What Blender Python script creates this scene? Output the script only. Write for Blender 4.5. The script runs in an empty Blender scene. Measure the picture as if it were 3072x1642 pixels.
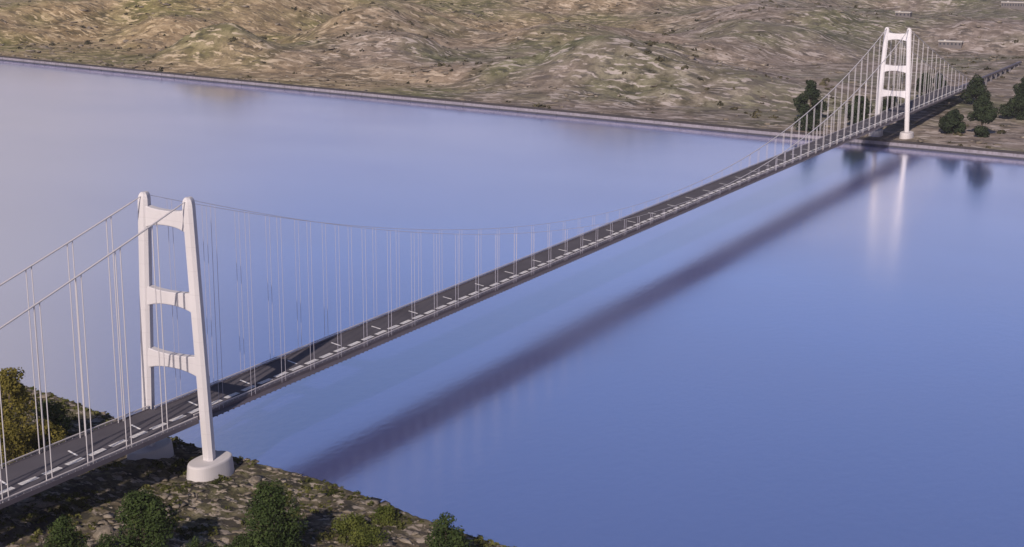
import math, random
import numpy as np

# ------------------------------------------------------------------ noise and terrain
def _hash(ix, iy, seed):
    n = (ix.astype(np.int64) * 374761393 + iy.astype(np.int64) * 668265263 + seed * 974634541) & 0x7fffffff
    n = ((n ^ (n >> 13)) * 1274126177) & 0x7fffffff
    n = (n ^ (n >> 16)) & 0xffff
    return n / 32767.5 - 1.0

def vnoise(x, y, seed=0):
    x = np.asarray(x, float); y = np.asarray(y, float)
    ix = np.floor(x); iy = np.floor(y); fx = x - ix; fy = y - iy
    ix = ix.astype(np.int64); iy = iy.astype(np.int64)
    ux = fx * fx * fx * (fx * (fx * 6 - 15) + 10); uy = fy * fy * fy * (fy * (fy * 6 - 15) + 10)
    a = _hash(ix, iy, seed); b = _hash(ix + 1, iy, seed)
    c = _hash(ix, iy + 1, seed); d = _hash(ix + 1, iy + 1, seed)
    return (a * (1 - ux) + b * ux) * (1 - uy) + (c * (1 - ux) + d * ux) * uy

def fbm(x, y, octaves=4, seed=0, gain=.5):
    s = 0; a = 1.0
    for o in range(octaves):
        s = s + a * vnoise(x * 2 ** o + 17.3 * o, y * 2 ** o - 9.1 * o, seed + o); a *= gain
    return s

def sstep(a, b, x):
    t = np.clip((np.asarray(x, float) - a) / (b - a), 0, 1)
    return t * t * (3 - 2 * t)

WATER = -4.1
_nsy = [-900, -400, -138.6, -121.8, -87.4, -58.3, -37.8, -13.2, 22.2, 56.4, 101.3, 400, 900]
_nsx = [-200, -60, 0.2, 1.7, 8.0, 14.7, 16.8, 18.4, 22.1, 28.4, 36.5, 95, 190]
def near_shore(y):
    y = np.asarray(y, float)
    return np.interp(y, _nsy, _nsx) + 1.0 * fbm(y / 11., y * 0, 3, 5)
_fsy = [-6000, -1500, -124, -27, 106, 300, 559, 879, 1289, 2500, 9000]
_fsx = [500, 800, 914, 924, 932, 955, 983, 1022, 1079, 1260, 2100]
def far_shore(y):
    return np.interp(np.asarray(y, float), _fsy, _fsx)

def near_h(x, y):
    d = near_shore(y) - x
    base = 1.25 + .055 * np.clip(d - 12, 0, 300) + 2.3 * sstep(-8, 10, y) * sstep(6, 28, d)
    base = base + (.9 * fbm(x / 19., y / 19., 3, 11) + .35 * fbm(x / 4.2, y / 4.2, 3, 21)) * sstep(0, 10, d)
    base = base + .25 * fbm(x / 1.7, y / 1.7, 2, 31)
    drop = sstep(1.2, -3.2, d)
    return base * (1 - drop) - 7.0 * drop

_mounds = [(1185, 985, 60, 85, 50), (1275, 770, 75, 85, 38), (1200, 415, 100, 130, 48), (1510, 930, 150, 150, 50),
           (1480, 560, 120, 170, 34), (1330, 1250, 120, 110, 36), (1760, 420, 170, 160, 46), (1650, 1350, 190, 190, 60),
           (2300, 900, 300, 260, 70), (2100, 60, 200, 220, 40)]
def far_h(x, y):
    x = np.asarray(x, float); y = np.asarray(y, float)
    d = x - far_shore(y)
    k = sstep(4, 160, d)
    h = 1.5 + .016 * np.clip(d, 0, 9000) + k * (34 * fbm(x / 420., y / 420., 2, 41) + 11 * fbm(x / 130., y / 130., 2, 51)
        + 2.2 * fbm(x / 40., y / 40., 3, 61) + .4 * fbm(x / 11., y / 11., 2, 71))
    h = h + .5 * fbm(x / 14., y / 14., 3, 81) * sstep(1, 8, d)
    for cx, cy, sx, sy, hh in _mounds:
        h = h + hh * np.exp(-((x - cx) / sx) ** 2 - ((y - cy) / sy) ** 2) * sstep(0, 60, d)
    h = np.maximum(h, 1.3 + .6 * fbm(x / 30., y / 30., 3, 91) * sstep(2, 12, d))
    # low ground that the approach viaduct crosses
    c = (1 - sstep(45, 170, np.abs(y + 30))) * (1 - sstep(1550, 1900, x))
    ramp = 1.6 + .026 * np.clip(x - 940, 0, 900) + .8 * fbm(x / 24., y / 24., 4, 95) * sstep(2, 14, d)
    return h * (1 - c) + ramp * c

# ------------------------------------------------------------------ helpers
import bpy
from mathutils import Vector
random.seed(7)
rng = np.random.default_rng(7)
scene = bpy.context.scene
COL = scene.collection

def link(o, parent=None):
    COL.objects.link(o)
    if parent is not None:
        o.parent = parent
    return o

def mesh_obj(name, verts, faces, mats, parent=None, smooth=False, mat_idx=None):
    me = bpy.data.meshes.new(name)
    me.from_pydata([tuple(v) for v in verts], [], [tuple(f) for f in faces])
    for m in (mats if isinstance(mats, (list, tuple)) else [mats]):
        me.materials.append(m)
    if mat_idx is not None:
        me.polygons.foreach_set('material_index', mat_idx)
    if smooth:
        me.polygons.foreach_set('use_smooth', [True] * len(me.polygons))
    me.update()
    return link(bpy.data.objects.new(name, me), parent)

def array_mesh(name, verts, faces, mat, smooth=False):
    """verts n x 3, faces m x k (all the same k) as numpy arrays"""
    me = bpy.data.meshes.new(name)
    verts = np.asarray(verts, np.float32); faces = np.asarray(faces, np.int32)
    k = faces.shape[1]
    me.vertices.add(len(verts)); me.vertices.foreach_set('co', verts.ravel())
    me.loops.add(faces.size); me.loops.foreach_set('vertex_index', faces.ravel())
    me.polygons.add(len(faces)); me.polygons.foreach_set('loop_start', np.arange(0, faces.size, k, dtype=np.int32))
    me.materials.append(mat)
    me.update(calc_edges=True)
    if smooth:
        me.polygons.foreach_set('use_smooth', np.ones(len(faces), bool))
    me.validate()
    return me

def tag(o, label=None, cat=None, group=None, kind=None):
    if label: o['label'] = label
    if cat: o['category'] = cat
    if group: o['group'] = group
    if kind: o['kind'] = kind
    return o

def empty(name, loc=(0, 0, 0)):
    o = bpy.data.objects.new(name, None)
    o.location = loc; o.empty_display_size = 2
    return link(o)

class MB:
    def __init__(s): s.v = []; s.f = []; s.m = []
    def poly(s, pts, faces, m=0):
        b = len(s.v); s.v += [tuple(p) for p in pts]
        for f in faces: s.f.append(tuple(b + i for i in f)); s.m.append(m)
    def box(s, x0, x1, y0, y1, z0, z1, m=0):
        s.poly([(x0, y0, z0), (x1, y0, z0), (x1, y1, z0), (x0, y1, z0), (x0, y0, z1), (x1, y0, z1), (x1, y1, z1), (x0, y1, z1)],
               [(0, 3, 2, 1), (4, 5, 6, 7), (0, 1, 5, 4), (1, 2, 6, 5), (2, 3, 7, 6), (3, 0, 4, 7)], m)
    def loft(s, rings, m=0, caps=True):
        b = len(s.v); n = len(rings[0])
        for r in rings: s.v += [tuple(p) for p in r]
        for i in range(len(rings) - 1):
            for j in range(n):
                k = (j + 1) % n
                s.f.append((b + i * n + j, b + i * n + k, b + (i + 1) * n + k, b + (i + 1) * n + j)); s.m.append(m)
        if caps:
            s.f.append(tuple(b + j for j in reversed(range(n)))); s.m.append(m)
            s.f.append(tuple(b + (len(rings) - 1) * n + j for j in range(n))); s.m.append(m)
    def tube(s, pts, r, n=8, m=0):
        pts = [Vector(p) for p in pts]; rings = []
        for i, p in enumerate(pts):
            t = (pts[min(i + 1, len(pts) - 1)] - pts[max(i - 1, 0)]).normalized()
            a = t.cross(Vector((0, 0, 1)))
            if a.length < .05: a = t.cross(Vector((0, 1, 0)))
            a.normalize(); c = a.cross(t).normalized()
            rr = r[i] if isinstance(r, (list, tuple)) else r
            rings.append([p + a * (rr * math.cos(2 * math.pi * k / n)) + c * (rr * math.sin(2 * math.pi * k / n)) for k in range(n)])
        s.loft(rings, m)
    def build(s, name, mats, parent=None, smooth=False):
        return mesh_obj(name, s.v, s.f, mats, parent, smooth, s.m)

# ------------------------------------------------------------------ materials
class NT:
    def __init__(s, name):
        s.mat = bpy.data.materials.new(name); s.mat.use_nodes = True
        s.t = s.mat.node_tree; s.t.nodes.clear()
        s.out = s.n('ShaderNodeOutputMaterial')
    def n(s, kind, **kw):
        nd = s.t.nodes.new(kind)
        for k, v in kw.items():
            if k.startswith('i_'): nd.inputs[k[2:].replace('_', ' ')].default_value = v
            else: setattr(nd, k, v)
        return nd
    def l(s, a, b): s.t.links.new(a, b)
    def noise(s, scale, detail=3, rough=.5, vec=None, dist=0):
        nd = s.n('ShaderNodeTexNoise'); nd.inputs['Scale'].default_value = scale
        nd.inputs['Detail'].default_value = detail; nd.inputs['Roughness'].default_value = rough
        nd.inputs['Distortion'].default_value = dist
        if vec is not None: s.l(vec, nd.inputs['Vector'])
        return nd.outputs['Fac']
    def ramp(s, fac, stops, interp='LINEAR'):
        nd = s.n('ShaderNodeValToRGB'); cr = nd.color_ramp; cr.interpolation = interp
        while len(cr.elements) < len(stops): cr.elements.new(.5)
        for e, (p, c) in zip(cr.elements, stops):
            e.position = p; e.color = (*c, 1) if len(c) == 3 else c
        s.l(fac, nd.inputs['Fac']); return nd.outputs['Color']
    def mix(s, fac, a, b, mode='MIX'):
        nd = s.n('ShaderNodeMix', data_type='RGBA', blend_type=mode)
        for sock, val in ((nd.inputs[0], fac), (nd.inputs[6], a), (nd.inputs[7], b)):
            if isinstance(val, (int, float)): sock.default_value = val
            elif isinstance(val, tuple): sock.default_value = (*val, 1)
            else: s.l(val, sock)
        return nd.outputs[2]
    def math(s, op, a, b=0.0, clamp=False):
        nd = s.n('ShaderNodeMath', operation=op, use_clamp=clamp)
        for sock, val in zip(nd.inputs, (a, b)):
            if isinstance(val, (int, float)): sock.default_value = val
            else: s.l(val, sock)
        return nd.outputs[0]
    def obj(s): return s.n('ShaderNodeTexCoord').outputs['Object']
    def pos(s): return s.n('ShaderNodeNewGeometry').outputs['Position']
    def scaled(s, vec, sc):
        nd = s.n('ShaderNodeMapping'); nd.inputs['Scale'].default_value = sc
        s.l(vec, nd.inputs['Vector']); return nd.outputs[0]
    def principled(s, col, rough=.7, bump=None, bump_d=.1, metal=0, spec=.5):
        p = s.n('ShaderNodeBsdfPrincipled')
        p.inputs['Roughness'].default_value = rough; p.inputs['Metallic'].default_value = metal
        p.inputs['Specular IOR Level'].default_value = spec
        if isinstance(col, tuple): p.inputs['Base Color'].default_value = (*col, 1)
        else: s.l(col, p.inputs['Base Color'])
        if bump is not None:
            b = s.n('ShaderNodeBump'); b.inputs['Strength'].default_value = 1; b.inputs['Distance'].default_value = bump_d
            s.l(bump, b.inputs['Height']); s.l(b.outputs[0], p.inputs['Normal'])
        s.l(p.outputs[0], s.out.inputs['Surface']); return p

def mat_painted(name, col, rough=.45, stain=.12, joint=0):
    t = NT(name); v = t.pos()
    a = t.noise(.12, 4, .6, t.scaled(v, (1, 1, .25)))
    c = t.mix(t.ramp(a, [(.35, (0, 0, 0)), (.75, (1, 1, 1))]), tuple(x * (1 - stain) for x in col), col)
    if joint:
        sep = t.n('ShaderNodeSeparateXYZ'); t.l(v, sep.inputs[0])
        fr = t.math('FRACT', t.math('MULTIPLY', sep.outputs['Z'], 1 / joint))
        line = t.math('LESS_THAN', fr, .03)
        c = t.mix(t.math('MULTIPLY', line, .25), c, tuple(x * .6 for x in col))
    t.principled(c, rough, t.noise(3, 3, .6, v), .02)
    return t.mat

M = {}
M['tower'] = mat_painted('tower_white_paint', (.59, .57, .60), .5, .12, 8.3)
M['plinth'] = mat_painted('plinth_concrete', (.56, .535, .555), .7, .12)
M['cable'] = mat_painted('cable_grey_paint', (.50, .48, .51), .5, .05)
M['hanger'] = mat_painted('hanger_grey_paint', (.40, .39, .47), .5, .05)
M['rail_dark'] = mat_painted('rail_dark_paint', (.36, .34, .38), .5, .1)
M['rail'] = mat_painted('rail_paint', (.56, .52, .53), .5, .1)
M['mark'] = mat_painted('white_road_paint', (.82, .80, .80), .6, .1)
M['steel'] = mat_painted('deck_steel', (.115, .10, .125), .5, .2)
M['pier'] = mat_painted('pier_concrete', (.15, .14, .16), .8, .2)
M['parapet'] = mat_painted('dark_parapet', (.030, .025, .030), .8, .3)
M['roof'] = mat_painted('pale_roof', (.55, .52, .50), .7, .15)
M['housewall'] = mat_painted('house_wall', (.15, .135, .14), .8, .2)
M['pane'] = mat_painted('dark_window', (.04, .045, .06), .2, .1)

def mat_asphalt():
    t = NT('asphalt'); v = t.pos()
    a = t.noise(.05, 4, .6, v); b = t.noise(.9, 4, .7, t.scaled(v, (.15, 1, 1)))
    c = t.ramp(a, [(.3, (.060, .054, .068)), (.7, (.094, .086, .104))])
    c = t.mix(t.math('MULTIPLY', b, .35), c, (.04, .035, .043))
    t.principled(c, .85, t.noise(6, 3, .6, v), .02)
    return t.mat
M['asphalt'] = mat_asphalt()

def mat_wall():
    t = NT('sea_wall_concrete'); v = t.pos()
    a = t.noise(.05, 4, .6, v); b = t.noise(.35, 4, .7, t.scaled(v, (1, 1, .2)))
    c = t.ramp(a, [(.3, (.155, .145, .185)), (.7, (.235, .215, .26))])
    c = t.mix(t.ramp(b, [(.42, (0, 0, 0)), (.7, (.6, .6, .6))]), c, (.09, .08, .09))
    sep = t.n('ShaderNodeSeparateXYZ'); t.l(v, sep.inputs[0])
    tide_refl = t.math('ADD', sep.outputs['Z'], t.math('MULTIPLY', b, 1.2))  # stained lower band, also paints in the dark reflection at the waterline
    mr = t.n('ShaderNodeMapRange'); mr.inputs[1].default_value = -2.3; mr.inputs[2].default_value = -1.6; mr.inputs[3].default_value = 1; mr.inputs[4].default_value = 0
    t.l(tide_refl, mr.inputs[0]); c = t.mix(mr.outputs[0], c, (.035, .036, .052))
    t.principled(c, .85, b, .15)
    return t.mat
M['wall'] = mat_wall()

def mat_ground(name, s, dim, soft=1.0, warm=False, dark=0.0):
    """dry mediterranean scrub ground; s = size factor of the patches"""
    t = NT(name); v = t.pos()
    w = t.n('ShaderNodeVectorMath', operation='ADD'); wn = t.n('ShaderNodeTexNoise'); wn.inputs['Scale'].default_value = .09 / s
    wn.inputs['Detail'].default_value = 2; t.l(v, wn.inputs['Vector'])
    ws = t.n('ShaderNodeVectorMath', operation='SCALE'); ws.inputs['Scale'].default_value = 7 * s
    t.l(wn.outputs['Color'], ws.inputs[0]); t.l(v, w.inputs[0]); t.l(ws.outputs[0], w.inputs[1])
    p = w.outputs[0]
    big = t.noise(.011 / s, 3, .55, v); mid = t.noise(.085 / s, 6, .70, p); fine = t.noise(.36 / s, 4, .7, p)
    sp = t.noise(.16 / s, 3, .6, t.scaled(p, (2.1, .6, 1) if warm else (1.6, .8, 1)))
    dk = t.noise(.13 / s, 3, .65, t.scaled(v, (2.0, .55, 1) if warm else (1.5, .8, 1)))
    c = t.ramp(mid, [(.30, (.065, .052, .036)), (.40, (.15, .118, .080)), (.49, (.25, .20, .148)), (.58, (.35, .285, .225)), (.70, (.50, .43, .36))])
    g = t.ramp(mid, [(.32, (.050, .060, .024)), (.5, (.125, .138, .055)), (.68, (.25, .25, .12))])
    c = t.mix(t.ramp(big, [(.44 - dark * 1.5, (0, 0, 0)), (.60 - dark, (.75, .75, .75))]), c, g)
    c = t.mix(t.ramp(fine, [(.36, (.55 * soft,) * 3), (.48, (0, 0, 0))]), c, (.085, .070, .055))
    c = t.mix(t.ramp(dk, [(.37 + dark, (min(1, .85 * soft),) * 3), (.45 + dark, (0, 0, 0))]), c, (.05, .05, .042))
    c = t.mix(t.ramp(sp, [(.555, (0, 0, 0)), (.61, (.85 * soft,) * 3)]), c, (.60, .52, .45))
    c = t.mix(t.ramp(t.noise(.02 / s, 2, .5, v), [(.4, (0, 0, 0)), (.7, (.35, .35, .35))]), c, (.27, .215, .20))
    if warm:    # paints warm sunlight into the north (larger y), cool shade further south
        sep = t.n('ShaderNodeSeparateXYZ'); t.l(v, sep.inputs[0])
        yy = t.math('ADD', sep.outputs['Y'], t.math('MULTIPLY', t.noise(.0022, 3, .55, v), 1500))
        mr = t.n('ShaderNodeMapRange'); mr.interpolation_type = 'SMOOTHSTEP'; mr.inputs[1].default_value = 1000; mr.inputs[2].default_value = 2000
        t.l(yy, mr.inputs[0])
        c = t.mix(1.0, c, t.mix(mr.outputs[0], (.83, .86, .98), (1.10, 1.03, .80)), 'MULTIPLY')
    c = t.mix(1.0, c, (dim, dim * .99, dim * .96), 'MULTIPLY')
    bp = t.math('ADD', t.math('MULTIPLY', mid, 1.2), t.math('MULTIPLY', fine, .5))
    t.principled(c, .95, bp, (.7 if warm else 1.1) * s, spec=.15)
    return t.mat
M['near_ground'] = mat_ground('near_scrub_ground', .62, .56, 1.12, False, .06)
M['far_ground'] = mat_ground('far_scrub_ground', 2.3, .98, .82, True, .014)

def mat_leaf(name, dark, light, patch=.25):
    t = NT(name); v = t.pos()
    a = t.noise(patch, 3, .6, v); b = t.noise(2.5, 2, .5, v)
    f = t.math('ADD', t.math('MULTIPLY', a, .7), t.math('MULTIPLY', b, .3))
    c = t.ramp(f, [(.36, dark), (.64, light)])
    d = t.n('ShaderNodeBsdfDiffuse'); tr = t.n('ShaderNodeBsdfTranslucent'); mx = t.n('ShaderNodeMixShader')
    mx.inputs[0].default_value = .22
    t.l(c, d.inputs['Color']); t.l(c, tr.inputs['Color']); t.l(d.outputs[0], mx.inputs[1]); t.l(tr.outputs[0], mx.inputs[2])
    t.l(mx.outputs[0], t.out.inputs['Surface'])
    return t.mat
M['leaf'] = mat_leaf('dark_green_leaves', (.022, .038, .014), (.075, .105, .036))
M['leaf_ochre'] = mat_leaf('ochre_olive_leaves', (.07, .066, .017), (.225, .19, .05))
M['leaf_yellow'] = mat_leaf('yellow_green_leaves', (.055, .075, .018), (.17, .185, .05))
M['leaf_far'] = mat_leaf('far_dark_leaves', (.020, .030, .018), (.050, .068, .036), .12)
M['leaf_scrub'] = mat_leaf('scrub_leaves', (.032, .042, .012), (.150, .150, .052), .08)
M['leaf_farscrub'] = mat_leaf('far_scrub_leaves', (.035, .035, .02), (.13, .115, .07), .03)

def mat_bark():
    t = NT('bark'); v = t.pos()
    c = t.ramp(t.noise(1.2, 4, .7, t.scaled(v, (1, 1, .2))), [(.3, (.05, .038, .028)), (.7, (.14, .11, .085))])
    t.principled(c, .95); return t.mat
M['bark'] = mat_bark()

def mat_rock(name, s):
    t = NT(name); v = t.pos()
    a = t.noise(.22 / s, 3, .6, v); b = t.noise(1.4 / s, 4, .7, v)
    c = t.ramp(a, [(.3, (.13, .108, .088)), (.5, (.21, .18, .145)), (.72, (.38, .335, .285))])
    c = t.mix(t.ramp(b, [(.35, (.6, .6, .6)), (.6, (0, 0, 0))]), c, (.15, .125, .10))
    t.principled(c, .95, b, .25 * s, spec=.2); return t.mat
M['rock'] = mat_rock('pale_rock', 1.0)
M['far_rock'] = mat_rock('far_pale_rock', 3.5)

def mat_water():
    t = NT('strait_water'); v = t.pos()
    fres = t.n('ShaderNodeFresnel'); fres.inputs['IOR'].default_value = WATER_IOR
    f = t.math('ADD', t.math('MULTIPLY', fres.outputs[0], W_FRES), W_BASE, True)
    body = t.ramp(t.noise(.004, 3, .55, v), [(.35, W_BODY0), (.65, W_BODY1)])
    d = t.n('ShaderNodeBsdfDiffuse'); t.l(body, d.inputs['Color'])
    g = t.n('ShaderNodeBsdfGlossy'); g.inputs['Color'].default_value = (*W_GLOSS, 1)
    rr = t.n('ShaderNodeMapRange'); t.l(t.noise(.006, 3, .55, t.scaled(v, (1, .6, 1))), rr.inputs[0])
    rr.inputs[1].default_value = .3; rr.inputs[2].default_value = .7; rr.inputs[3].default_value = W_ROUGH[0]; rr.inputs[4].default_value = W_ROUGH[1]
    t.l(rr.outputs[0], g.inputs['Roughness'])
    bmp = t.n('ShaderNodeBump'); bmp.inputs['Strength'].default_value = 1; bmp.inputs['Distance'].default_value = .05
    t.l(t.noise(.20, 4, .6, t.scaled(v, (1, 1.5, 1))), bmp.inputs['Height']); t.l(bmp.outputs[0], g.inputs['Normal'])
    m = t.n('ShaderNodeMixShader'); t.l(f, m.inputs[0]); t.l(g.outputs[0], m.inputs[2])
    ad = t.n('ShaderNodeAddShader'); t.l(m.outputs[0], ad.inputs[0]); t.l(d.outputs[0], ad.inputs[1])
    t.l(ad.outputs[0], t.out.inputs['Surface']); return t.mat
WATER_IOR = 1.33; W_FRES = 1.0; W_BASE = .74; W_GLOSS = (.93, .95, 1.0)
W_BODY0 = (.010, .013, .066); W_BODY1 = (.014, .017, .080); W_ROUGH = (.125, .19)
M['water'] = mat_water()

# ------------------------------------------------------------------ setting
def grid(name, X, Y, Z, mat):
    n, m = X.shape
    v = np.stack([X, Y, Z], -1).reshape(-1, 3)
    i = np.arange(n * m).reshape(n, m)
    f = np.stack([i[:-1, :-1], i[1:, :-1], i[1:, 1:], i[:-1, 1:]], -1).reshape(-1, 4)
    o = link(bpy.data.objects.new(name, array_mesh(name, v, f, mat, True)))
    o['kind'] = 'structure'
    return o

ax = np.concatenate([np.arange(-720, -126, 15.), np.arange(-126, 62, .85), np.arange(62, 260, 9.)])
ay = np.concatenate([np.arange(-900, -200, 20.), np.arange(-200, 200, .95), np.arange(200, 900, 20.)])
X, Y = np.meshgrid(ax, ay, indexing='ij')
grid('near_bank', X, Y, near_h(X, Y), M['near_ground'])

dl = [.8]; st = 2.4
while dl[-1] < 9000:
    dl.append(dl[-1] + st)
    if dl[-1] > 70: st *= 1.02
ay = np.concatenate([np.arange(-1500, -300, 20.), np.arange(-300, 1700, 5.), np.arange(1700, 2800, 9.), np.arange(2800, 7000, 60.)])
D, Y = np.meshgrid(np.array(dl), ay, indexing='ij')
X = D + far_shore(Y)
grid('hills', X, Y, far_h(X, Y), M['far_ground'])

mesh_obj('water', [(-9000, -9000, WATER), (14000, -9000, WATER), (14000, 14000, WATER), (-9000, 14000, WATER)], [(0, 1, 2, 3)], M['water'])['kind'] = 'structure'

# sea wall along the far shore: a concrete face with buttress ribs and a dark parapet
wall = tag(empty('sea_wall', (float(far_shore(0)), 0, WATER)), 'long pale concrete sea wall with a dark parapet along the far shore', 'sea wall')
wy = np.concatenate([np.arange(-1500, -200, 50.), np.arange(-200, 1500, 10.), np.arange(1500, 3200, 50.)])
wx = far_shore(wy)
def strip(x_off, z0, z1, thick):
    mb = MB()
    rings = [[(a - x_off, b, z0), (a - x_off, b, z1), (a - x_off + thick, b, z1), (a - x_off + thick, b, z0)] for a, b in zip(wx, wy)]
    mb.loft(rings); return mb
def to_wall(o):
    o.parent = wall; o.matrix_parent_inverse.identity(); o.location = -wall.location; return o
to_wall(strip(0, -7, .55, 1.6).build('wall_face', M['wall']))
to_wall(strip(.5, .556, 2.3, 2.2).build('parapet', M['parapet']))
mb = MB()
for y in np.arange(-300, 1500, 24.):
    x = float(far_shore(y)); mb.box(x - .45, x + .2, y, y + .9, -6.8, .5)
to_wall(mb.build('buttress_ribs', M['wall']))['kind'] = 'stuff'

# ------------------------------------------------------------------ the bridge
L = 951.4; ZD = 21.7; HP = 7.0; HT = 100.0
ST, SB = 9.85, 14.02
bridge = tag(empty('suspension_bridge'), 'white suspension bridge with two portal towers carrying a road deck across the strait', 'bridge')

def half(z): return SB + (ST - SB) * (z - HP) / (HT - HP)
LEG = [(-2.1, 1.25), (-2.1, -1.25), (-.95, -2.2), (2.1, -.9), (2.1, .9), (-.95, 2.2)]
def make_leg(x0, s):
    mb = MB(); rings = []
    def ring(z, k=1.0, kx=None):
        kx = k if kx is None else kx
        return [(x0 + px * kx, s * half(z) + py * k, z) for px, py in LEG]
    for z in (HP - .6, 22, 40, 60, 80, 96.4): rings.append(ring(z))
    rings += [ring(97.6, .97), ring(98.7, .86, .92), ring(99.5, .64, .80), ring(100.0, .38, .62)]
    mb.loft(rings)
    return mb.build('leg', M['tower'], bridge)
def make_plinth(x0, s, parent):
    mb = MB(); N = 56; rings = []
    for z, a, b in ((-4.5, 10.6, 6.6), (.5, 10.1, 6.2), (6.3, 9.5, 5.6), (6.8, 9.3, 5.4), (7.0, 8.9, 5.0)):
        r = []
        for i in range(N):
            th = 2 * math.pi * i / N; c, q = math.cos(th), math.sin(th)
            e = 2 / 2.25
            r.append((x0 + a * math.copysign(abs(c) ** e, c), s * SB + b * math.copysign(abs(q) ** e, q), z))
        rings.append(r)
    mb.loft(rings)
    o = mb.build('plinth', M['plinth'], parent)
    return o
def make_beam(x0, zb, zt):
    mb = MB(); ys = np.linspace(-1, 1, 25); zc = (zb + zt) / 2; h = half(zc) - 1.0; rings = []
    for u in ys:
        top = zt + .95 * abs(u) ** 2.2 ; bot = zb - 1.75 * abs(u) ** 2.4
        tx = 1.55
        c = .25
        y = u * h
        rings.append([(x0 - tx, y, bot + c), (x0 - tx, y, top - c), (x0 - tx + c, y, top), (x0 + tx - c, y, top), (x0 + tx, y, top - c), (x0 + tx, y, bot + c), (x0 + tx - c, y, bot), (x0 - tx + c, y, bot)])
    mb.loft(rings)
    o = mb.build('cross_beam', M['tower'], bridge)
    return o
for x0 in (0.0, L):
    for s in (-1, 1):
        lg = make_leg(x0, s); make_plinth(x0, s, lg)
    for zb, zt in ((89.4, 94.6), (61.4, 66.0), (38.6, 43.4)):
        make_beam(x0, zb, zt)

# cables: back stays fall from the tower tops to the deck, the main span sags almost to the deck
SIDE = 312.0
def cable_z(x):
    if x < 0: return 99.2 + .30 * x + .00015 * x * x
    if x > L: return 99.2 - .30 * (x - L) + .00015 * (x - L) ** 2
    return 25.6 + 73.6 * ((x - L / 2) / (L / 2)) ** 2
def cable_y(x):
    if x < 0: return ST + 1.5 * min(1, -x / 90)
    if x > L: return ST + 1.5 * min(1, (x - L) / 90)
    return ST
for s in (-1, 1):
    mb = MB()
    xs = list(np.linspace(-SIDE, 0, 40)) + list(np.linspace(0, L, 100))[1:] + list(np.linspace(L, L + SIDE, 40))[1:]
    mb.tube([(x, s * cable_y(x), cable_z(x)) for x in xs], [(.31 if x < 0 else   .085 + .26 * float(sstep(380, 720, x))) for x in xs], 8)
    mb.build('main_cable', M['cable'], bridge, True)

hx = [12 + 18 * k for k in range(52)] + [-17.3 - 17.6 * k for k in range(14)] + [L + 17.3 + 17.6 * k for k in range(14)]
pairs = []
for x in hx:
    for s in (-1, 1):
        top = cable_z(x)
        if top - ZD > 2: pairs.append((x, s))
CAMP = Vector((-369.69, -340.62, 191.53))
seen = [q for q in pairs if q[0] > -95]
order = sorted(pairs, key=lambda q: (q not in seen, (Vector((q[0], 0, 40)) - CAMP).length / max(8, cable_z(q[0]) - ZD)))
def hanger_mb(mb, x, s):
    for dx in (-1.15, 1.15):
        mb.tube([(x + dx, s * cable_y(x), ZD - .4), (x + dx, s * cable_y(x), cable_z(x + dx) - .1)], .18 if x < 0 else (.14 if x > 600 else .075), 6)
for q in order[:96]:
    mb = MB(); hanger_mb(mb, *q); mb.build('hanger', M['cable' if q[0] < 0 or q[0] > 640 else 'hanger'], bridge)
mb = MB()
for q in order[96:]: hanger_mb(mb, *q)
if mb.v: mb.build('hanger_ropes', M['hanger'], bridge)['kind'] = 'stuff'

# deck: a shallow box, wider on the side spans, with a row of open grating panels off its centre line
XA, XB = -430.0, 1560.0
XN = 1222.0
deck = MB()
GY0, GY1 = -5.1, -3.0
P0 = -75.6; PER = 9.68; GL = 7.0
def seg(x0, x1, w):
    # right and left box (profile runs in y, z)
    for y_in, sg in ((GY0, -1), (GY1, 1)):
        prof = [(y_in, ZD), (sg * (w - .5), ZD), (sg * (w - .5), ZD + .28), (sg * w, ZD + .28), (sg * w, ZD - 1.35), (sg * (w - 2.0), ZD - 1.9), (sg * (abs(y_in) + 2.2), ZD - 1.9), (y_in, ZD - .9)]
        if sg > 0: prof = prof[::-1]
        b = len(deck.v); n = len(prof)
        deck.v += [(x0, y, z) for y, z in prof] + [(x1, y, z) for y, z in prof]
        for j in range(n):
            k = (j + 1) % n
            f = (b + j, b + k, b + n + k, b + n + j)
            zs = [deck.v[i][2] for i in f]; flat = max(zs) - min(zs) < 1e-6
            deck.f.append(f); deck.m.append(0 if flat and abs(zs[0] - ZD) < .01 else 1)
        deck.f.append(tuple(b + j for j in range(n))); deck.m.append(1)
        deck.f.append(tuple(b + n + j for j in reversed(range(n)))); deck.m.append(1)
seg(XA, -2, 11.6); seg(-1.996, L + 2, 9.3); seg(L + 2.004, XN, 11.6)
seg2 = lambda x0, x1, w: deck.box(x0, x1, -w, w, ZD - 1.7, ZD + .1, 1)
seg2(XN + .004, XB, 1.7)
k0 = math.ceil((XA - P0) / PER); k1 = math.floor((XN - P0 - 12) / PER)
slots = [(P0 + PER * k, P0 + PER * k + GL) for k in range(k0, k1 + 1)]
edges = [XA] + [e for sl in slots for e in sl] + [XN]
for i in range(0, len(edges), 2):
    deck.poly([(edges[i], GY0, ZD - .004), (edges[i + 1], GY0, ZD - .004), (edges[i + 1], GY1, ZD - .004), (edges[i], GY1, ZD - .004)], [(0, 1, 2, 3)], 0)
    a, b = edges[i], edges[i + 1]
    deck.poly([(a, GY0, ZD - .01), (a, GY1, ZD - .01), (a, GY1, ZD - .6), (a, GY0, ZD - .6), (b, GY0, ZD - .01), (b, GY1, ZD - .01), (b, GY1, ZD - .6), (b, GY0, ZD - .6)],
              [(0, 1, 2, 3), (7, 6, 5, 4), (3, 2, 6, 7)], 1)
deck_o = deck.build('deck', [M['asphalt'], M['steel'], M['rail']], bridge)
mb = MB()
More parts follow.
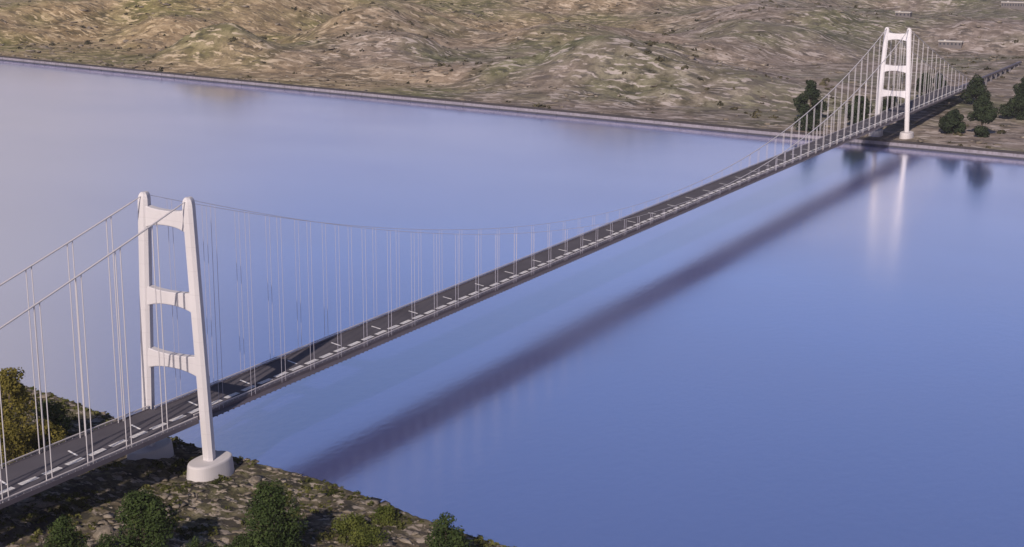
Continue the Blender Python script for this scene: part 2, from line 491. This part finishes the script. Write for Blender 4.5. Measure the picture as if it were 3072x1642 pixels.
for a, b in slots:
    for j in range(6):
        y = GY0 + .12 + j * (GY1 - GY0 - .24) / 5
        mb.box(a, b, y - .105, y + .105, ZD - .04, ZD + .02)
    for j in range(3):
        x = a + .2 + j * (b - a - .4) / 2
        mb.box(x - .08, x + .08, GY0, GY1, ZD - .03, ZD + .015)
mb.build('grating', M['mark'], deck_o)
x = 10.5 - 29.1 * 5; z = ZD + .006
while x < 900:
    mb = MB(); mb.poly([(x - 1.3, -.9, z), (x - .5, -.9, z), (x + 1.3, 5.0, z), (x + .5, 5.0, z)], [(0, 1, 2, 3)])
    mb.build('road_marking', M['mark'], deck_o)
    x += 29.1
def walkway(s):
    mb = MB(); z = ZD - .95
    for j in range(6):
        y = s * (9.5 + j * .54); mb.box(2.5, L - 2.5, y - .20, y + .20, z - .06, z)
    x = 4.0
    while x < L - 3:
        mb.box(x - .12, x + .12, min(s * 9.31, s * 12.4), max(s * 9.31, s * 12.4), z - .45, z - .063)
        x += 3.0
    return mb.build('walkway', M['steel'], deck_o)
walkway(-1); walkway(1)
def railing(s):
    mb = MB()
    for x0, x1, w in ((XA, -2.3, 11.6), (-1.7, L + 1.7, 9.3), (L + 2.3, XN, 11.6)):
        y = s * (w - .25)
        mb.box(x0, x1, y - .18, y + .18, ZD + 1.10, ZD + 1.40, 0)
        mb.box(x0, x1, y - .06, y + .06, ZD + .66, ZD + .80, 1)
        n = int((x1 - x0) / 3.0)
        for i in range(n + 1):
            x = x0 + .2 + i * (x1 - x0 - .4) / n
            mb.box(x - .08, x + .08, y - .07, y + .07, ZD + .27, ZD + 1.13, 1)
    return mb.build('railing', [M['rail'], M['rail_dark']], deck_o)
railing(-1); railing(1)
def pier(x):
    mb = MB(); zg = float(far_h(x, 0) if x > 500 else near_h(x, 0)) - 2
    if ZD - 2 - zg < 1.5: return
    q = 1.0 if x < 0 else .26
    for y in (-6.5 * q, 6.5 * q): mb.box(x - .9, x + .9, y - 1.1, y + 1.1, zg, ZD - 2.6)
    mb.box(x - 1.1, x + 1.1, -9 * q, 9 * q, ZD - 2.6, ZD - 1.903)
    mb.build('pier', M['pier'], bridge)
for x in list(np.arange(1268, 1540, 27.)) + [-312., -370.]: pier(float(x))

# ------------------------------------------------------------------ vegetation
def leaves_mesh(name, P, Nrm, size, mat, aspect=.62):
    """one bent leaf-clump quad for every point"""
    n = len(P)
    a = np.cross(Nrm, rng.normal(size=(n, 3))); a /= np.linalg.norm(a, axis=1)[:, None] + 1e-9
    b = np.cross(Nrm, a); b /= np.linalg.norm(b, axis=1)[:, None] + 1e-9
    s = (size * rng.uniform(.55, 1.45, n))[:, None]
    A = a * s * .5; B = b * s * .5 * aspect
    v = np.stack([P - A, P + B * 1.0 - A * .1, P + A, P - B], 1).reshape(-1, 3)
    f = np.arange(4 * n).reshape(n, 4)
    return array_mesh(name, v, f, mat)

def crown_points(h, w, count, seed, lobes=30, low=.10, peak=.34, sharp=.62):
    r_ = np.random.default_rng(seed)
    C = []; R = []
    for i in range(lobes):
        t = r_.uniform(low, .97)
        prof = (t / peak) ** .6 if t < peak else max(.03, (1 - (t - peak) / (1 - peak))) ** sharp
        ang = r_.uniform(0, 2 * math.pi); rad = w / 2 * prof * math.sqrt(r_.uniform(.05, 1)) * .80
        C.append((rad * math.cos(ang), rad * math.sin(ang), t * h)); R.append(w * r_.uniform(.15, .25) * (.5 + .5 * prof))
    C = np.array(C); R = np.array(R)
    idx = r_.choice(lobes, count, p=R ** 2 / (R ** 2).sum())
    d = r_.normal(size=(count, 3)); d /= np.linalg.norm(d, axis=1)[:, None]
    rr = R[idx] * (.55 + .5 * r_.uniform(0, 1, count) ** .6)
    P = C[idx] + d * rr[:, None] * np.array([1, 1, .85])
    P[:, 2] = np.maximum(P[:, 2], .25 + .4 * r_.uniform(0, 1, count))
    Nn = d * .8 + r_.normal(size=(count, 3)) * .45 + np.array([0, 0, .35])
    Nn /= np.linalg.norm(Nn, axis=1)[:, None]
    return P, Nn, C

def tree(name, label, cat, loc, h, w, leaf, count, size, seed, group=None, trunk=True, low=.10, peak=.34, sharp=.62, lobes=34):
    t = tag(empty(name, loc), label, cat, group)
    P, Nn, C = crown_points(h, w, count, seed, lobes, low, peak, sharp)
    cr = link(bpy.data.objects.new('crown' if trunk else 'foliage', leaves_mesh('crown', P, Nn, np.full(len(P), size), leaf)), t)
    mb = MB(); r_ = random.Random(seed)
    tr = .022 * h + .12
    if trunk:
        pts = [(0, 0, -1.0), (.05 * tr, 0, h * .12), (r_.uniform(-.4, .4), r_.uniform(-.4, .4), h * .4), (r_.uniform(-.6, .6), r_.uniform(-.6, .6), h * .86)]
        mb.tube(pts, [tr * 1.35, tr, tr * .7, tr * .14], 9)
        base = .22
    else:
        base = .04
    for c in C[:7]:
        z0 = max(base * h, min(.55 * h, c[2] * .55))
        mid = (c[0] * .45, c[1] * .45, z0 + (c[2] - z0) * .35)
        mb.tube([(0, 0, z0 if trunk else -.4), mid, tuple(c)], [tr * .45, tr * .3, tr * .1], 6)
    mb.build('trunk' if trunk else 'stems', M['bark'], t, True)
    return t
def gz_n(x, y): return float(near_h(x, y))
def gz_f(x, y): return float(far_h(x, y))

NT_ = [  # near bank trees
    ('broadleaf_tree', 'tall ochre olive tree at the left edge behind the bridge deck', (-27, 53), 31, 18, M['leaf_ochre'], 6500, .95, 3, dict(low=.05, peak=.5, sharp=.45)),
    ('broadleaf_tree', 'dark green tree in the bottom left corner below the bridge deck', (-90.5, -37.7), 17, 15, M['leaf'], 5000, .72, 4, {}),
    ('broadleaf_tree', 'dark green bushy tree below the near tower, beside a pale boulder', (-70.6, -49.4), 21, 22, M['leaf'], 8500, .8, 5, {}),
    ('broadleaf_tree', 'large dark green tree standing to the right below the near plinth', (-46.9, -78.4), 22, 26, M['leaf'], 9500, .82, 6, dict(peak=.3)),
    ('broadleaf_tree', 'dark green tree on the shore, rightmost of the trees on the near bank', (-23.1, -126), 17.5, 17, M['leaf'], 5500, .75, 8, dict(peak=.33)),
]
for nm, lb, (x, y), h, w, lf, n, sz, sd, kw in NT_:
    tree(nm, lb, 'tree', (x, y, gz_n(x, y)), h, w, lf, n, sz, sd, 'trees on the near bank', **kw)
NS_ = [
    ('ochre shrub at the foot of the tall tree by the left edge', (-40, 41), 15, 18, M['leaf_ochre'], 4600, .8, 12),
    ('olive shrub between the bridge deck and the tall ochre tree, seen through the hangers', (-23, 43), 11.5, 16, M['leaf_ochre'], 4000, .75, 13),
    ('dark olive shrub on the shoreline right of the tall ochre tree', (-2, 60), 12, 18, M['leaf'], 4200, .75, 14),
    ('yellow green shrub right beside the large dark tree below the near plinth', (-19, -87), 5.5, 12, M['leaf_yellow'], 2800, .62, 15),
    ('yellow green shrub nearest the water right of the large dark tree', (-4, -90), 4.2, 11, M['leaf_yellow'], 2400, .6, 16),
    ('yellow green shrub lowest on the slope between two dark trees', (-23, -97), 4.8, 14, M['leaf_yellow'], 2800, .62, 17),
]
NS_ += [
    ('dark green bush at the bottom edge left of the bushy tree, under the pale boulder', (-82, -45), 9, 13, M['leaf'], 2800, .62, 18),
    ('dark green bush at the bottom edge between the two largest dark trees', (-62, -62), 8.5, 12, M['leaf'], 2600, .62, 19),
    ('dark green bush touching the left foot of the large tree below the near plinth', (-57, -76), 9, 13, M['leaf'], 2800, .62, 20),
    ('olive bush in the deck shadow above the bottom left tree', (-78, -24), 5, 10, M['leaf_scrub'], 2000, .55, 21),
    ('dark green bush behind the crown of the bushy tree, on the deck shadow edge', (-56, -38), 7.5, 11, M['leaf'], 2400, .6, 22),
]
for lb, (x, y), h, w, lf, n, sz, sd in NS_:
    tree('shrub', lb, 'shrub', (x, y, gz_n(x, y)), h, w, lf, n, sz, sd, 'shrubs on the near bank', trunk=False, low=.1, peak=.42, sharp=.5, lobes=22)
FT_ = [
    ('dark conical tree left of the far tower, behind the long main cables', (1030, 102), 37, 22, 21),
    ('dark tree hiding the far end of the deck right of the far tower', (1186, -25), 31, 20, 22),
    ('tallest dark tree right of the far tower, above the sea wall', (987, -72.5), 36.5, 20, 23),
    ('short round dark tree right of the far plinth, under the deck edge', (991.7, -46), 20.5, 18, 24),
    ('dark tree at the right edge, upper one of two beyond the far tower', (1207, -72), 31, 21, 25),
    ('dark tree at the right edge, lower one of two beyond the far tower', (1105, -83), 23.5, 22, 26),
    ('dark tree behind the hangers just right of the far tower', (1197, 30), 27, 19, 27),
    ('dark tree behind the hangers nearest the viaduct bend beyond the far tower', (1221, 23), 24, 17, 28),
    ('low dark tree seen between the legs of the far tower', (1080, 35), 18, 19, 29),
    ('dark tree beside the left leg of the far tower, seen through the hangers', (990, 41), 29, 21, 30),
]
for lb, (x, y), h, w, sd in FT_:
    tree('dark_tree', lb, 'tree', (x, y, gz_f(x, y)), h, w * 1.45, M['leaf_far'], 6200, 1.9, sd, 'trees around the far tower', lobes=24, low=.06)
tree('shrub', 'wide dark brown shrub on the far shore at the foot of the conical tree', 'shrub', (952, 78, gz_f(952, 78)), 16, 30, M['leaf_far'], 2200, 1.6, 33, None, trunk=False, low=.08, peak=.4, sharp=.5)

# ------------------------------------------------------------------ ground cover
ICO_T = (1 + 5 ** .5) / 2
IV = np.array([(-1, ICO_T, 0), (1, ICO_T, 0), (-1, -ICO_T, 0), (1, -ICO_T, 0), (0, -1, ICO_T), (0, 1, ICO_T), (0, -1, -ICO_T), (0, 1, -ICO_T), (ICO_T, 0, -1), (ICO_T, 0, 1), (-ICO_T, 0, -1), (-ICO_T, 0, 1)]) / math.sqrt(1 + ICO_T ** 2)
IF = np.array([(0, 11, 5), (0, 5, 1), (0, 1, 7), (0, 7, 10), (0, 10, 11), (1, 5, 9), (5, 11, 4), (11, 10, 2), (10, 7, 6), (7, 1, 8), (3, 9, 4), (3, 4, 2), (3, 2, 6), (3, 6, 8), (3, 8, 9), (4, 9, 5), (2, 4, 11), (6, 2, 10), (8, 6, 7), (9, 8, 1)])
def blobs(name, x, y, z, r, flat, mat, jit=.28, sink=.25):
    n = len(x)
    V = IV[None] * (1 + jit * rng.normal(size=(n, 12, 1))) + .12 * rng.normal(size=(n, 12, 3))
    a = rng.uniform(0, 2 * np.pi, n); sx = r * rng.uniform(.7, 1.5, n); sy = r * rng.uniform(.6, 1.1, n); sz = r * flat * rng.uniform(.6, 1.4, n)
    X_ = V[..., 0] * sx[:, None]; Y_ = V[..., 1] * sy[:, None]; Z_ = V[..., 2] * sz[:, None]
    ca, sa = np.cos(a)[:, None], np.sin(a)[:, None]
    P = np.stack([x[:, None] + X_ * ca - Y_ * sa, y[:, None] + X_ * sa + Y_ * ca, (z + sz * (1 - sink) * .6)[:, None] + Z_], -1).reshape(-1, 3)
    F = (IF[None] + 12 * np.arange(n)[:, None, None]).reshape(-1, 3)
    return link(bpy.data.objects.new(name, array_mesh(name, P, F, mat)))
def tufts(name, x, y, z, r, per, leaf, mat, flat=.75):
    n = len(x)
    d = rng.normal(size=(n, per, 3)); d[..., 2] = np.abs(d[..., 2]); d /= np.linalg.norm(d, axis=2)[..., None]
    P = np.stack([x, y, z], -1)[:, None] + d * (r[:, None, None] * rng.uniform(.5, 1.05, (n, per, 1))) * np.array([1, 1, flat])
    Nn = d + .5 * rng.normal(size=d.shape); Nn /= np.linalg.norm(Nn, axis=2)[..., None]
    sz = np.repeat(leaf * r, per)
    return link(bpy.data.objects.new(name, leaves_mesh(name, P.reshape(-1, 3), Nn.reshape(-1, 3), sz, mat, .8)))
PLX = [(0, SB), (0, -SB)]
def keep_near(x, y, m):
    d = near_shore(y) - x
    k = d > m
    for px, py in PLX: k &= ~((np.abs(x - px) < 13.5) & (np.abs(y - py) < 7.2))
    return k
x = rng.uniform(-126, 40, 9000); y = rng.uniform(-185, 150, 9000)
k = keep_near(x, y, .8) & (fbm(x / 9., y / 9., 3, 201) + rng.uniform(-.5, .5, 9000) > .42)
x, y = x[k], y[k]; r = np.clip(rng.lognormal(-.05, .55, len(x)), .3, 2.8)
tag(blobs('loose_rocks', x, y, near_h(x, y), r, .17, M['rock'], .36), 'pale loose rocks strewn over the near bank', 'rocks', kind='stuff')
x = rng.uniform(-126, 40, 15000); y = rng.uniform(-185, 170, 15000)
d = near_shore(y) - x
k = keep_near(x, y, .3) & ((fbm(x / 15., y / 15., 3, 211) + rng.uniform(-.45, .45, 15000) + .5 * (d < 5) + .55 * sstep(25, 45, y) > -.02))
x, y = x[k], y[k]; r = np.clip(rng.lognormal(-.2, .45, len(x)), .3, 2.2)
tag(tufts('ground_scrub', x, y, near_h(x, y) - .1, r, 22, .62, M['leaf_scrub']), 'low olive scrub covering the near bank', 'scrub', kind='stuff')

def far_field(n, dmax, pw):
    y = rng.uniform(-320, 2300, n); d = 5 + dmax * rng.uniform(0, 1, n) ** pw
    x = far_shore(y) + d
    k = ~((np.abs(y) < 24) & (x < 1000)) & (y > (x - 950) * .12 - 330)
    return x[k], y[k]
x, y = far_field(7000, 1500, 1.3)
k = fbm(x / 60., y / 60., 3, 221) + rng.uniform(-.5, .5, len(x)) > .0
x, y = x[k], y[k]; r = np.clip(rng.lognormal(.75, .5, len(x)), 1.0, 6.5)
tag(blobs('far_rocks', x, y, far_h(x, y), r, .26, M['far_rock']), 'pale rock outcrops scattered over the hills beyond the strait', 'rocks', kind='stuff')
x, y = far_field(3500, 1500, 1.3)
k = fbm(x / 80., y / 80., 3, 231) + rng.uniform(-.6, .6, len(x)) > .05
x, y = x[k], y[k]; r = np.clip(rng.lognormal(.95, .45, len(x)), 1.2, 6.0)
tag(tufts('far_scrub', x, y, far_h(x, y) - .3, r, 16, .75, M['leaf_farscrub'], .7), 'olive brown scrub over the hills beyond the strait', 'scrub', kind='stuff')

# single boulders on the near bank
def boulder(label, x, y, r, flat, seed):
    r_ = np.random.default_rng(seed)
    import bmesh
    bm = bmesh.new(); bmesh.ops.create_icosphere(bm, subdivisions=3, radius=1)
    for v in bm.verts:
        c = v.co
        q = 1 + .22 * float(fbm(c.x * 1.3 + seed, c.y * 1.3 + c.z * 1.7, 3, seed))
        v.co = Vector((c.x * r * q * 1.25, c.y * r * q, max(c.z, -.5) * r * q * flat))
    me = bpy.data.meshes.new('boulder'); bm.to_mesh(me); bm.free(); me.materials.append(M['rock'])
    o = link(bpy.data.objects.new('boulder', me)); o.location = (x, y, gz_n(x, y) + r * flat * .25); o.rotation_euler = (0, 0, r_.uniform(0, 6))
    return tag(o, label, 'boulder')
boulder('large pale boulder left of the bushy tree below the bridge deck', -63.5, -26.5, 3.6, .62, 3)
boulder('pale rounded boulder between the two largest dark trees on the near bank', -51, -63, 2.6, .6, 5)
boulder('pale flat boulder on open ground right of the near plinth', 1, -33, 2.3, .45, 7)

# low houses on the hills behind the far tower
def house(label, x, y, w, dp, h, rz, floors=1):
    z = gz_f(x, y)
    t = tag(empty('low_house', (x, y, z)), label, 'house', 'houses on the far hills'); t.rotation_euler = (0, 0, rz)
    mb = MB(); mb.box(-dp / 2, dp / 2, -w / 2, w / 2, -6, h); mb.build('wall', M['housewall'], t)
    mb = MB(); mb.box(-dp / 2 - .8, dp / 2 + .8, -w / 2 - .8, w / 2 + .8, h + .003, h + 1.1); mb.box(-1.5, 1.5, w * .2, w * .2 + 3, h + 1.103, h + 2.4)
    mb.build('roof', M['roof'], t)
    n = max(3, int(w / 5))
    for i in range(n):
        yy = -w / 2 + (i + .5) * w / n
        mb = MB(); mb.box(-dp / 2 - .06, -dp / 2 + .2, yy - 1.1, yy + 1.1, h * .35, h * .78); mb.build('window', M['pane'], t)
house('long pale roofed low house on the hillside right of the far tower top', 1905, 165, 34, 16, 7, .1)
house('pale flat roofed house in the top right corner on the far hills', 2720, 228, 46, 22, 10, .15)
house('small pale roofed house on the ridge straight above the far tower', 2056, 278, 24, 14, 7, .05)

HAZE = 2.8e-5
if HAZE:
    t = NT('haze'); pv = t.n('ShaderNodeVolumePrincipled'); pv.inputs['Color'].default_value = (.86, .84, .98, 1)
    pv.inputs['Density'].default_value = HAZE; pv.inputs['Anisotropy'].default_value = 0
    t.l(pv.outputs[0], t.out.inputs['Volume'])
    mb = MB(); mb.box(-9500, 14500, -9500, 14500, -12, 420); hz = mb.build('haze', t.mat); hz['kind'] = 'stuff'
    hz['label'] = 'thin lavender haze over the whole strait'

# ------------------------------------------------------------------ light, sky, camera
w = bpy.data.worlds.new('World'); scene.world = w; w.use_nodes = True
nt = w.node_tree; nt.nodes.clear()
sky = nt.nodes.new('ShaderNodeTexSky'); sky.sky_type = 'NISHITA'; sky.sun_disc = False
SUN_TRAVEL = Vector((1.55, .30, -1.0)).normalized()
el = math.asin(-SUN_TRAVEL.z); rot = math.atan2(-SUN_TRAVEL.x, -SUN_TRAVEL.y)
sky.sun_elevation = el; sky.sun_rotation = rot % (2 * math.pi)
sky.air_density = 1.0; sky.dust_density = .6; sky.ozone_density = 4.0; sky.altitude = 200
bg = nt.nodes.new('ShaderNodeBackground'); bg.inputs['Strength'].default_value = .081
mx = nt.nodes.new('ShaderNodeMix'); mx.data_type = 'RGBA'; mx.blend_type = 'MULTIPLY'; mx.inputs[0].default_value = 1
mx.inputs[7].default_value = (1.10, .90, 1.02, 1)
nt.links.new(sky.outputs[0], mx.inputs[6])
# sky tints added for the light: pale horizon, warm patch left, darker zenith
tc = nt.nodes.new('ShaderNodeTexCoord')
def veil(az, elv, lo, hi, amount, col, src):
    a, e = math.radians(az), math.radians(elv)
    dp = nt.nodes.new('ShaderNodeVectorMath'); dp.operation = 'DOT_PRODUCT'; dp.inputs[1].default_value = (math.cos(a) * math.cos(e), math.sin(a) * math.cos(e), math.sin(e))
    nt.links.new(tc.outputs['Generated'], dp.inputs[0])
    mr = nt.nodes.new('ShaderNodeMapRange'); mr.interpolation_type = 'SMOOTHERSTEP'
    mr.inputs[1].default_value = lo; mr.inputs[2].default_value = hi; mr.inputs[4].default_value = amount
    nt.links.new(dp.outputs['Value'], mr.inputs[0])
    nz = nt.nodes.new('ShaderNodeTexNoise'); nz.inputs['Scale'].default_value = 3.5; nz.inputs['Detail'].default_value = 4
    mp = nt.nodes.new('ShaderNodeMapping'); mp.inputs['Scale'].default_value = (1, 1, 3.2)
    nt.links.new(tc.outputs['Generated'], mp.inputs['Vector']); nt.links.new(mp.outputs[0], nz.inputs['Vector'])
    m1 = nt.nodes.new('ShaderNodeMapRange'); m1.inputs[1].default_value = .25; m1.inputs[2].default_value = .7; m1.inputs[3].default_value = .7; m1.inputs[4].default_value = 1.1
    nt.links.new(nz.outputs['Fac'], m1.inputs[0])
    ml = nt.nodes.new('ShaderNodeMath'); ml.operation = 'MULTIPLY'; ml.use_clamp = True
    nt.links.new(mr.outputs[0], ml.inputs[0]); nt.links.new(m1.outputs[0], ml.inputs[1])
    mm = nt.nodes.new('ShaderNodeMix'); mm.data_type = 'RGBA'; mm.inputs[7].default_value = (*col, 1)
    nt.links.new(ml.outputs[0], mm.inputs[0]); nt.links.new(src, mm.inputs[6]); return mm.outputs[2]
veiled = veil(0, -90, -.27, -.05, .85, (6.0, 4.9, 5.2), mx.outputs[2])
veiled = veil(63, 11, .89, 1.0, .85, (6.5, 5.7, 5.2), veiled)
veiled = veil(0, 90, .44, .80, .9, (.28, .70, 1.75), veiled)
nt.links.new(veiled, bg.inputs['Color'])
wo = nt.nodes.new('ShaderNodeOutputWorld'); nt.links.new(bg.outputs[0], wo.inputs['Surface'])

sl = bpy.data.lights.new('sun', 'SUN'); sl.energy = 4.7; sl.angle = math.radians(.55); sl.color = (1.0, .86, .74)
so = link(bpy.data.objects.new('sun', sl)); so.rotation_euler = SUN_TRAVEL.to_track_quat('-Z', 'Y').to_euler(); so.location = (-300, -60, 400)

cam = bpy.data.cameras.new('camera'); co = link(bpy.data.objects.new('camera', cam))
yaw, pitch, roll, F = 0.507640937, -0.238000067, 0.00594850078, 1.42314003
fw = Vector((math.cos(yaw) * math.cos(pitch), math.sin(yaw) * math.cos(pitch), math.sin(pitch)))
r0 = fw.cross(Vector((0, 0, 1))).normalized(); u0 = r0.cross(fw)
rr = r0 * math.cos(roll) + u0 * math.sin(roll); uu = u0 * math.cos(roll) - r0 * math.sin(roll)
from mathutils import Matrix
mw = Matrix((rr, uu, -fw)).transposed().to_4x4(); mw.translation = CAMP
co.matrix_world = mw
cam.sensor_width = 36; cam.sensor_fit = 'HORIZONTAL'; cam.lens = 36 * F; cam.clip_start = 1; cam.clip_end = 40000
scene.camera = co
scene.view_settings.view_transform = 'Standard'; scene.view_settings.look = 'None'
scene.view_settings.exposure = 0; scene.view_settings.gamma = 1
scene.render.engine = 'CYCLES'
scene.cycles.max_bounces = 6; scene.cycles.use_denoising = True
